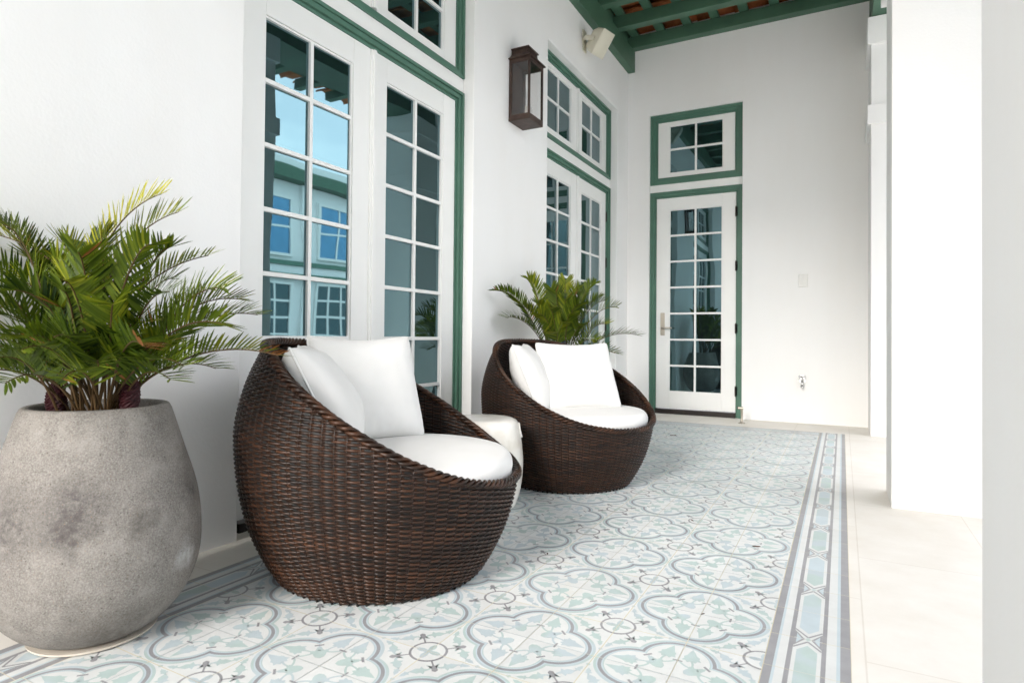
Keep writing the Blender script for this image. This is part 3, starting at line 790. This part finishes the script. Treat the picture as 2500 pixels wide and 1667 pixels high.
# ---- scatter cushions
def pillow(label, loc, phi, tilt, roll, w, h, T, seed):
    # local: x right (seen from the front), y up, z out of the front
    n_ = Vector((cos(phi), sin(phi), 0)); sd_ = Vector((-sin(phi), cos(phi), 0)); up = Vector((0, 0, 1)) * cos(tilt) - n_ * sin(tilt); fr = sd_.cross(up)
    x_ = sd_ * cos(roll) + up * sin(roll); y_ = up * cos(roll) - sd_ * sin(roll)
    t = thing('throw_pillow', label, 'pillow', (0, 0, 0), 0, 'white throw pillows on the wicker chairs')
    mt = Matrix((x_, y_, fr)).transposed().to_4x4(); mt.translation = Vector(loc); t.matrix_world = mt; t.matrix_basis = mt
    n = 44; g = MB()
    def pos(a, b, side):
        x = a * (1 - 0.075 * (1 - b * b) ** 1.0 * abs(a) ** 1.5) * w / 2; y = b * (1 - 0.075 * (1 - a * a) * abs(b) ** 1.5) * h / 2
        rc = 1 - 0.055 * (abs(a) * abs(b)) ** 7; x *= rc; y *= rc
        k = max(0, (1 - a ** 2)) ** 0.42 * max(0, (1 - b ** 2)) ** 0.42
        e = 1 - k
        wr = noise.noise(Vector((x * 9, y * 9, seed))) * 0.014 * k + noise.noise(Vector((x * 26, y * 26, seed + 5))) * 0.004 * k * (0.4 + e)
        # creases running in from the seams
        wr -= 0.011 * k * e * abs(noise.noise(Vector((a * 7 * (1 if abs(a) < abs(b) else .6), b * 7 * (1 if abs(b) < abs(a) else .6), seed + 9))))
        sag = 1 + 0.10 * (-b)
        return Vector((x, y - 0.012 * (1 - a * a) * (1 + b) / 2 * 1.2, side * (T / 2 * k * sag + wr)))
    for side in (1, -1):
        vs = [pos(-1 + 2 * i / n, -1 + 2 * j / n, side) for i in range(n + 1) for j in range(n + 1)]
        fs = [(i * (n + 1) + j, (i + 1) * (n + 1) + j, (i + 1) * (n + 1) + j + 1, i * (n + 1) + j + 1) for i in range(n) for j in range(n)]
        g.add(vs, fs if side > 0 else [f[::-1] for f in fs])
    o = g.build('cover', 'fabric', t, smooth=True)
    bm = bmesh.new(); bm.from_mesh(o.data); bmesh.ops.remove_doubles(bm, verts=bm.verts, dist=1e-5); bm.to_mesh(o.data); bm.free()
    g = MB(); loop = []
    for a, b in [(-1 + 2 * i / n, -1) for i in range(n)] + [(1, -1 + 2 * i / n) for i in range(n)] + [(1 - 2 * i / n, 1) for i in range(n)] + [(-1, 1 - 2 * i / n) for i in range(n + 1)]:
        loop.append(pos(a, b, 1))
    g.tube(loop, 0.0042, 6, caps=False, up=(0, 0, 1)); g.build('piping', 'fabric', t, smooth=True)
    return t
pillow('white square pillow standing upright at the back of the nearer chair', (0.52, 1.98, 0.655), rad(-25), 0.36, 0.0, 0.47, 0.47, 0.20, 1.0)
pillow('white pillow seen from its piped side edge in the nearer chair', (0.575, 1.665, 0.635), rad(43), 0.45, 0.0, 0.46, 0.45, 0.25, 2.0)
pillow('white square pillow facing out at the back of the farther chair', (0.82, 3.56, 0.635), rad(-45), 0.50, 0.0, 0.50, 0.47, 0.20, 3.0)
pillow('white pillow turned sideways on the left of the farther chair', (0.58, 3.40, 0.62), rad(18), 0.38, 0.0, 0.47, 0.46, 0.22, 4.0)

# ---- ceramic garden stool
t = thing('garden_stool', 'pearly white ceramic garden stool between the wicker chairs', 'stool', (0.622, 2.735, 0.006))
g = MB(); kz = [0, .01, .03, .11, .22, .33, .40, .432, .444, .448]; kr = [.168, .178, .186, .207, .2165, .208, .194, .186, .176, .160]
prof = [(spline(0.448 * i / 40, kz, kr), 0.448 * i / 40) for i in range(41)]
g.lathe(prof + [(0.12, 0.4495), (0.03, 0.450)], n=64)
g.build('body', 'pearl', t, smooth=True)
def coil(a0, z0, s_):
    g = MB(); pts = []
    for i in range(46):
        q = i / 45; ang = q * 4.6 * pi; rr = 0.040 * (1 - q * 0.85)
        da = rr * cos(ang) * s_; z = z0 + rr * sin(ang); r = spline(z, kz, kr) + 0.002
        a = a0 + da / r; pts.append((r * cos(a), r * sin(a), z))
    g.tube(pts, [0.0075 * (1 - 0.4 * i / 45) for i in range(46)], 8); return g
for k in range(4):
    coil(rad(-62 + 90 * k), 0.385, 1 if k % 2 else -1).build('scroll_relief', 'pearl', t, smooth=True)

# ================================================================== PLANTERS AND CYCADS
def planter(loc, label):
    t = thing('concrete_planter', label, 'planter', loc, 0, 'round concrete planters')
    H = 0.643; kz = [0, .012, .03, .084, .174, .27, .386, .514, .62, .637, .643, .640]; 
    zs = [0, .006, .020, .045, .084, .13, .174, .22, .27, .33, .386, .45, .514, .58, .62, .637, .643]
    zk = [0, .026, .084, .174, .27, .386, .514, .643]; rk = [.140, .184, .234, .270, .277, .264, .226, .186]
    g = MB(); prof = [(spline(H * i / 44, zk, rk), H * i / 44) for i in range(45)]
    prof[-1] = (rk[-1] - 0.004, H)
    prof = prof[:-1] + [(0.1835, 0.642), (0.179, 0.6445), (0.166, 0.6445), (0.161, 0.641), (0.158, 0.62), (0.158, 0.57)]
    g.lathe(prof, n=80, cap1=False); g.build('pot', 'concrete', t, smooth=True)
    g = MB(); n = 36; rr = [0.0, 0.04, 0.08, 0.12, 0.159]
    vs = []
    for r in rr:
        for j in range(n):
            a = 2 * pi * j / n; x, y = r * cos(a), r * sin(a)
            vs.append((x, y, 0.612 + 0.018 * noise.noise(Vector((x * 30, y * 30, 2.0))) - 0.02 * (r / 0.16) ** 2))
    g.add(vs, [(i * n + j, i * n + (j + 1) % n, (i + 1) * n + (j + 1) % n, (i + 1) * n + j) for i in range(len(rr) - 1) for j in range(n)])
    g.build('soil', 'soil', t, smooth=False)
    return t
P1 = (0.330, 1.028); P2 = (0.315, 4.45)
planter((P1[0], P1[1], 0.018), 'big weathered grey concrete planter nearest the camera')
planter((P2[0], P2[1], 0.018), 'grey concrete planter hidden behind the farther wicker chair')
for i, (x, y) in enumerate((P1, P2)):
    g = MB(); g.lathe([(0.03, 0.006), (0.148, 0.006), (0.161, 0.010), (0.163, 0.016), (0.155, 0.016), (0.03, 0.0165)], (0, 0, 0), 56)
    o = g.build('plant_saucer', 'saucer', loc=(x, y, 0.0))
    tag(o, ('pale saucer under the nearest concrete planter', 'pale saucer under the planter behind the farther chair')[i], 'saucer', 'saucers under the planters')

def frond(par, base, tip, ctl, rg, pairs=26, ll=0.105, wid=0.0072, tone=0.35, bare=0.36, name='frond', dead=2.0):
    n = 22; P_ = bez(base, ctl, tip, n)
    g = MB(); g.tube(P_, [0.0033 * (1 - 0.72 * i / n) + 0.0005 for i in range(n + 1)], 5, mi=1)
    def at(t):
        f = t * n; i = min(int(f), n - 1); return P_[i].lerp(P_[i + 1], f - i), (P_[min(i + 1, n)] - P_[i]).normalized()
    droop = rg.uniform(-0.1, 0.35); tw = rg.uniform(-0.7, 0.7)
    for k in range(pairs):
        t = bare + (0.995 - bare) * (k + rg.uniform(-.2, .2)) / (pairs - 1)
        t = min(0.995, max(0.2, t)); p, T = at(t)
        side = T.cross(Vector((0, 0, 1)))
        side = side.normalized() if side.length > 0.05 else Vector((1, 0, 0)); upv = side.cross(T).normalized()
        side = side * cos(tw) + upv * sin(tw); upv = side.cross(T).normalized()
        f = (t - bare) / (1 - bare)
        L = ll * (0.66 + 0.36 * sin(pi * min(1, f * 0.75 + 0.22))) * rg.uniform(0.86, 1.1) * (1 - 0.22 * max(0, f - 0.8) * 5 * 0.4)
        for s_ in (-1, 1):
            if rg.random() < 0.03: continue
            fw = 0.78 + 0.50 * f + rg.uniform(-.15, .15); lift = 0.78 + rg.uniform(-.24, .24) - 0.2 * f
            d = (side * s_ * 1.0 + T * fw + upv * lift).normalized()
            wv = d.cross(upv); wv = (wv.normalized() * 0.8 + T * 0.35).normalized(); wv = (wv - d * wv.dot(d)).normalized()
            bend = (T * 0.45 - Vector((0, 0, 1)) * (0.22 + droop * 0.5)) * rg.uniform(0.6, 1.2)
            g.t = min(0.88, max(0, tone + rg.uniform(-.22, .22) + 0.12 * f)) if rg.random() > 0.006 + (0.75 if f > dead else 0) else 1.0
            c = [p + d * (L * q) + bend * (L * q * q * 0.22) for q in (0, 0.3, 0.62, 0.86, 1.0)]
            ws = [0.35, 1.0, 0.95, 0.6, 0.05]
            nrm = d.cross(wv)
            vs = []
            for q in range(5):
                hw = wv * (wid * 0.5 * ws[q])
                vs += [c[q] - hw + nrm * (0.12 * wid * ws[q]), c[q], c[q] + hw + nrm * (0.12 * wid * ws[q])]
            g.add(vs, [(3 * q + j, 3 * q + j + 1, 3 * q + j + 4, 3 * q + j + 3) for q in range(4) for j in range(2)])
    return g.build(name, ['leaf', 'stem'], par, smooth=True)
def cycad(loc, label, tips, seed, sc=1.0):
    t = thing('cycad_plant', label, 'plant', loc, 0, 'cycads in the concrete planters')
    rg = random.Random(seed); L = Vector(loc)
    for tip in tips:
        tone = tip[3] if len(tip) > 3 else rg.uniform(0.10, 0.42); dead = 2.0
        v = Vector(tip[:3]) - L; h = Vector((v.x, v.y, 0)); d = h.normalized() if h.length > 0.02 else Vector((0, -1, 0))
        base = d * rg.uniform(0.01, 0.08) + Vector((rg.uniform(-.03, .03), rg.uniform(-.03, .03), 0))
        ctl = base * 0.5 + h * 0.46 + Vector((0, 0, max(v.z * 0.80 + 0.05 + 0.12 * h.length, 0.10)))
        if len(tip) > 5: base = Vector((tip[4], tip[5], 0)); ctl = base * 0.7 + Vector((v.x, v.y, 0)) * 0.1 + Vector((0, 0, v.z * 0.88))
        if v.x > 0.45 and v.z < 0.25: dead = 0.84
        ln = (v - base).length
        frond(t, base, v, ctl, rg, pairs=int(17 + 22 * ln / 0.65), wid=0.0072 * sc ** 2, ll=0.094 * sc * rg.uniform(.9, 1.12), tone=tone, dead=dead, bare=rg.uniform(0.26, 0.36))
    return t
def cone_part(par, base, tip, r):
    g = MB(); a, b = Vector(base), Vector(tip); ax = (b - a); L = ax.length; ax.normalize(); u = ax.orthogonal().normalized(); v = ax.cross(u)
    rows, cols = 26, 20; vs = []
    for i in range(rows + 1):
        q = i / rows; rr = r * (sin(pi * min(0.97, 0.12 + 0.86 * q)) ** 0.6)
        for j in range(cols):
            an = 2 * pi * (j + 0.5 * ((i // 2) % 2)) / cols; bp = 1 + 0.10 * (1 if (i % 2) else -0.6) * (1 if j % 2 else -0.5)
            vs.append(a + ax * (L * q) + u * (rr * bp * cos(an)) + v * (rr * bp * sin(an)))
    fs = [(i * cols + j, i * cols + (j + 1) % cols, (i + 1) * cols + (j + 1) % cols, (i + 1) * cols + j) for i in range(rows) for j in range(cols)]
    fs += [tuple(reversed(range(cols))), tuple(rows * cols + j for j in range(cols))]
    g.add(vs, fs); return g.build('seed_cone', 'cone', par)
TIPS1 = [(0.47, 1.12, 1.285, 0.80, -0.10, -0.05), (0.52, 1.14, 1.23, 0.45, -0.05, -0.03), (0.62, 1.17, 1.10, 0.42, -0.02, -0.01), (0.6, 1.29, 0.98), (0.7, 1.28, 0.93), (0.79, 1.28, 0.81), (0.75, 1.12, 0.9), (0.43, 1.25, 0.98), (0.61, 1.0, 1.11), (0.06, 0.86, 1.16, 0.50, 0.06, 0.03), (0.2, 0.84, 1.17), (0.04, 0.97, 1.1), (0.03, 0.83, 1.08), (0.03, 0.86, 0.95), (0.13, 0.8, 0.85), (0.31, 0.79, 0.78), (0.6, 0.78, 0.86), (0.64, 0.86, 0.79), (0.79, 0.88, 0.84), (0.68, 0.87, 0.94), (0.57, 0.81, 1.0), (0.78, 0.99, 0.79), (0.54, 0.74, 0.83), (0.05, 1.14, 1.17), (0.17, 1.16, 1.1), (0.05, 0.87, 1.19), (0.24, 0.97, 1.13, 0.5), (0.33, 1.25, 1.05), (0.43, 1.31, 0.82), (0.62, 0.95, 0.86), (0.70, 1.0, 0.98), (0.47, 0.86, 0.98), (0.36, 0.80, 0.98), (0.25, 0.78, 0.92), (0.5, 0.88, 1.08), (0.30, 0.92, 1.08), (0.15, 0.90, 1.02), (0.42, 0.72, 0.80), (0.72, 1.15, 1.0), (0.50, 1.26, 0.92), (0.16, 0.78, 1.02), (0.68, 1.02, 0.84), (0.38, 1.0, 1.16), (0.55, 1.1, 1.12), (0.22, 0.68, 0.84), (0.60, 0.80, 0.76), (0.49, 0.73, 0.75), (0.31, 0.72, 0.76), (0.16, 0.76, 0.77), (0.62, 1.20, 0.77), (0.68, 1.02, 0.75), (0.07, 0.90, 0.80), (0.46, 0.79, 0.86), (0.61, 0.92, 0.80), (0.55, 1.02, 0.90), (0.24, 0.84, 0.86), (0.38, 0.90, 0.94)]
TIPS2 = [(0.09, 3.82, 1.2), (0.14, 4.24, 1.31), (0.24, 4.41, 1.16), (0.31, 4.56, 1.32, 0.45), (0.51, 4.67, 1.3), (0.65, 4.8, 1.12), (0.84, 4.75, 0.89), (0.74, 4.52, 0.75), (0.1, 3.94, 1.01), (0.29, 4.1, 1.04), (0.55, 4.24, 1.11), (0.71, 4.39, 0.97), (0.46, 4.14, 0.98), (0.34, 4.86, 1.27), (0.36, 4.25, 1.21), (0.65, 4.52, 1.15), (0.16, 4.03, 1.1), (0.66, 4.31, 0.85), (0.53, 4.12, 1.04), (0.42, 4.3, 1.15), (0.5, 4.45, 1.1), (0.38, 4.1, 1.08), (0.58, 4.6, 1.18), (0.48, 4.02, 0.9), (0.24, 4.2, 1.12), (0.6, 4.2, 0.95), (0.44, 4.5, 1.25), (0.3, 4.3, 1.24)]
c1 = cycad((P1[0], P1[1], 0.622), 'large green cycad in the planter nearest the camera', TIPS1, 5)
cone_part(c1, (0.105, 0.025, 0.01), (0.112, 0.03, 0.135), 0.026); cone_part(c1, (-0.045, -0.085, 0.0), (-0.055, -0.09, 0.11), 0.026)
cycad((P2[0], P2[1], 0.622), 'green cycad rising behind the farther wicker chair', TIPS2, 8, 1.13)

# ---- scraps of dry leaf on the tiles
for i, (x, y, a, s_, lab) in enumerate((
        (1.93, 2.78, 0.3, 0.016, 'brown leaf scrap nearest the right tile border'), (1.213, 2.264, 1.9, 0.009, 'tiny dark scrap on a tile quatrefoil beyond the nearer chair'),
        (1.86, 2.02, 0.9, 0.007, 'tiny red scrap on the tile beside the right border'), (0.93, 5.55, 0.6, 0.028, 'tan leaf scrap on the tiles in front of the single door'),
        (1.62, 3.02, 2.2, 0.012, 'small dark scrap on the tiles between the farther chair and border'))):
    g = MB(); vs = []
    for k in range(9):
        q = k / 8; hw = s_ * 0.35 * sin(pi * q) ** 0.7
        for b in (-1, 0, 1): vs.append(((q - 0.5) * 2 * s_, b * hw, 0.0004 + 0.25 * s_ * (abs(b) * 0.6 + (q - .5) ** 2)))
    g.add(vs, [(3 * k + j, 3 * k + 3 + j, 3 * k + 4 + j, 3 * k + 1 + j) for k in range(8) for j in range(2)])
    o = g.build('leaf_scrap', 'litter', loc=(x, y, 0.0075)); o.rotation_euler = (0, 0, a); tag(o, lab, 'leaf litter', 'leaf scraps on the tiles')

# ================================================================== COURTYARD HOUSE (seen in the glass)
hx = 13.0
t = thing('courtyard_house', 'white two storey house across the courtyard, mirrored in the glass', 'house', (hx, 8, 0))
def hp(name, mat, a, b): 
    p = MB(); p.box((a[0] - hx, a[1] - 8, a[2]), (b[0] - hx, b[1] - 8, b[2])); return p.build(name, mat, t)
hp('wall', 'stucco', (hx, -12, -0.05), (hx + 6, 30, 5.7))
hp('cornice', 'beam', (hx - 0.35, -12.3, 5.72), (hx + 6.3, 30.3, 6.05))
hp('roof_edge', 'stucco', (hx - 0.18, -12.2, 6.06), (hx + 6.2, 30.2, 6.3))
hp('string_course', 'green', (hx - 0.22, -12, 3.02), (hx - .001, 30, 3.16)); hp('string_course', 'green', (hx - 0.22, -12, 2.62), (hx - .001, 30, 2.76))
hp('balcony_band', 'stucco', (hx - 0.16, -12, 2.765), (hx - .002, 30, 3.015))
for y in [-10.5 + 2.6 * i for i in range(15)]:
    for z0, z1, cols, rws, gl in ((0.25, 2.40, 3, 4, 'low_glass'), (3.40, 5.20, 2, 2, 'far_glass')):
        hw = 0.78
        w = MB()
        for a, b, c, d in ((-hw - .09, hw + .09, z1, z1 + .09), (-hw - .09, hw + .09, z0 - .09, z0), (-hw - .09, -hw, z0, z1), (hw, hw + .09, z0, z1)): w.box((-0.09, y - 8 + a, c), (-0.004, y - 8 + b, d))
        f = w.build('window', 'white', t)
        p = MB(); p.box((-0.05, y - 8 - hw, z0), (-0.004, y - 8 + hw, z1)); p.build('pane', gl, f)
        b = MB()
        for i in range(1, cols):
            c = y - 8 - hw + 2 * hw * i / cols; b.box((-0.072, c - .035, z0), (-0.051, c + .035, z1))
        for i in range(1, rws):
            c = z0 + (z1 - z0) * i / rws; b.box((-0.0715, y - 8 - hw, c - .035), (-0.0515, y - 8 + hw, c + .035))
        b.build('glazing_bars', 'white', f)
    hp('pilaster', 'stucco', (hx - 0.12, y + 1.19, 0), (hx - .003, y + 1.42, 5.7)) 

t = thing('added_shade_wing', 'unseen white wing added behind the camera to shade the columns', 'house', (7.3, -2.0, 0))  # unseen block, added to keep sky light off the column fronts
p = MB(); p.box((-5.5, -5.0, -0.05), (5.4, 0.0, 12.0)); p.build('wall', 'stucco', t)
p = MB(); p.box((-5.7, -5.2, 12.003), (5.6, 0.3, 12.3)); p.build('cornice', 'beam', t)
for i in range(4):
    for z0, z1 in ((0.3, 2.4), (3.7, 5.6), (6.9, 8.8)):
        x = -3.7 + 2.45 * i
        p = MB(); p.box((x - .6, 0.003, z0 - .08), (x + .6, 0.05, z1 + .08)); f = p.build('window', 'green', t)
        p = MB(); p.box((x - .52, 0.052, z0), (x + .52, 0.06, z1)); p.build('pane', 'far_glass', f)
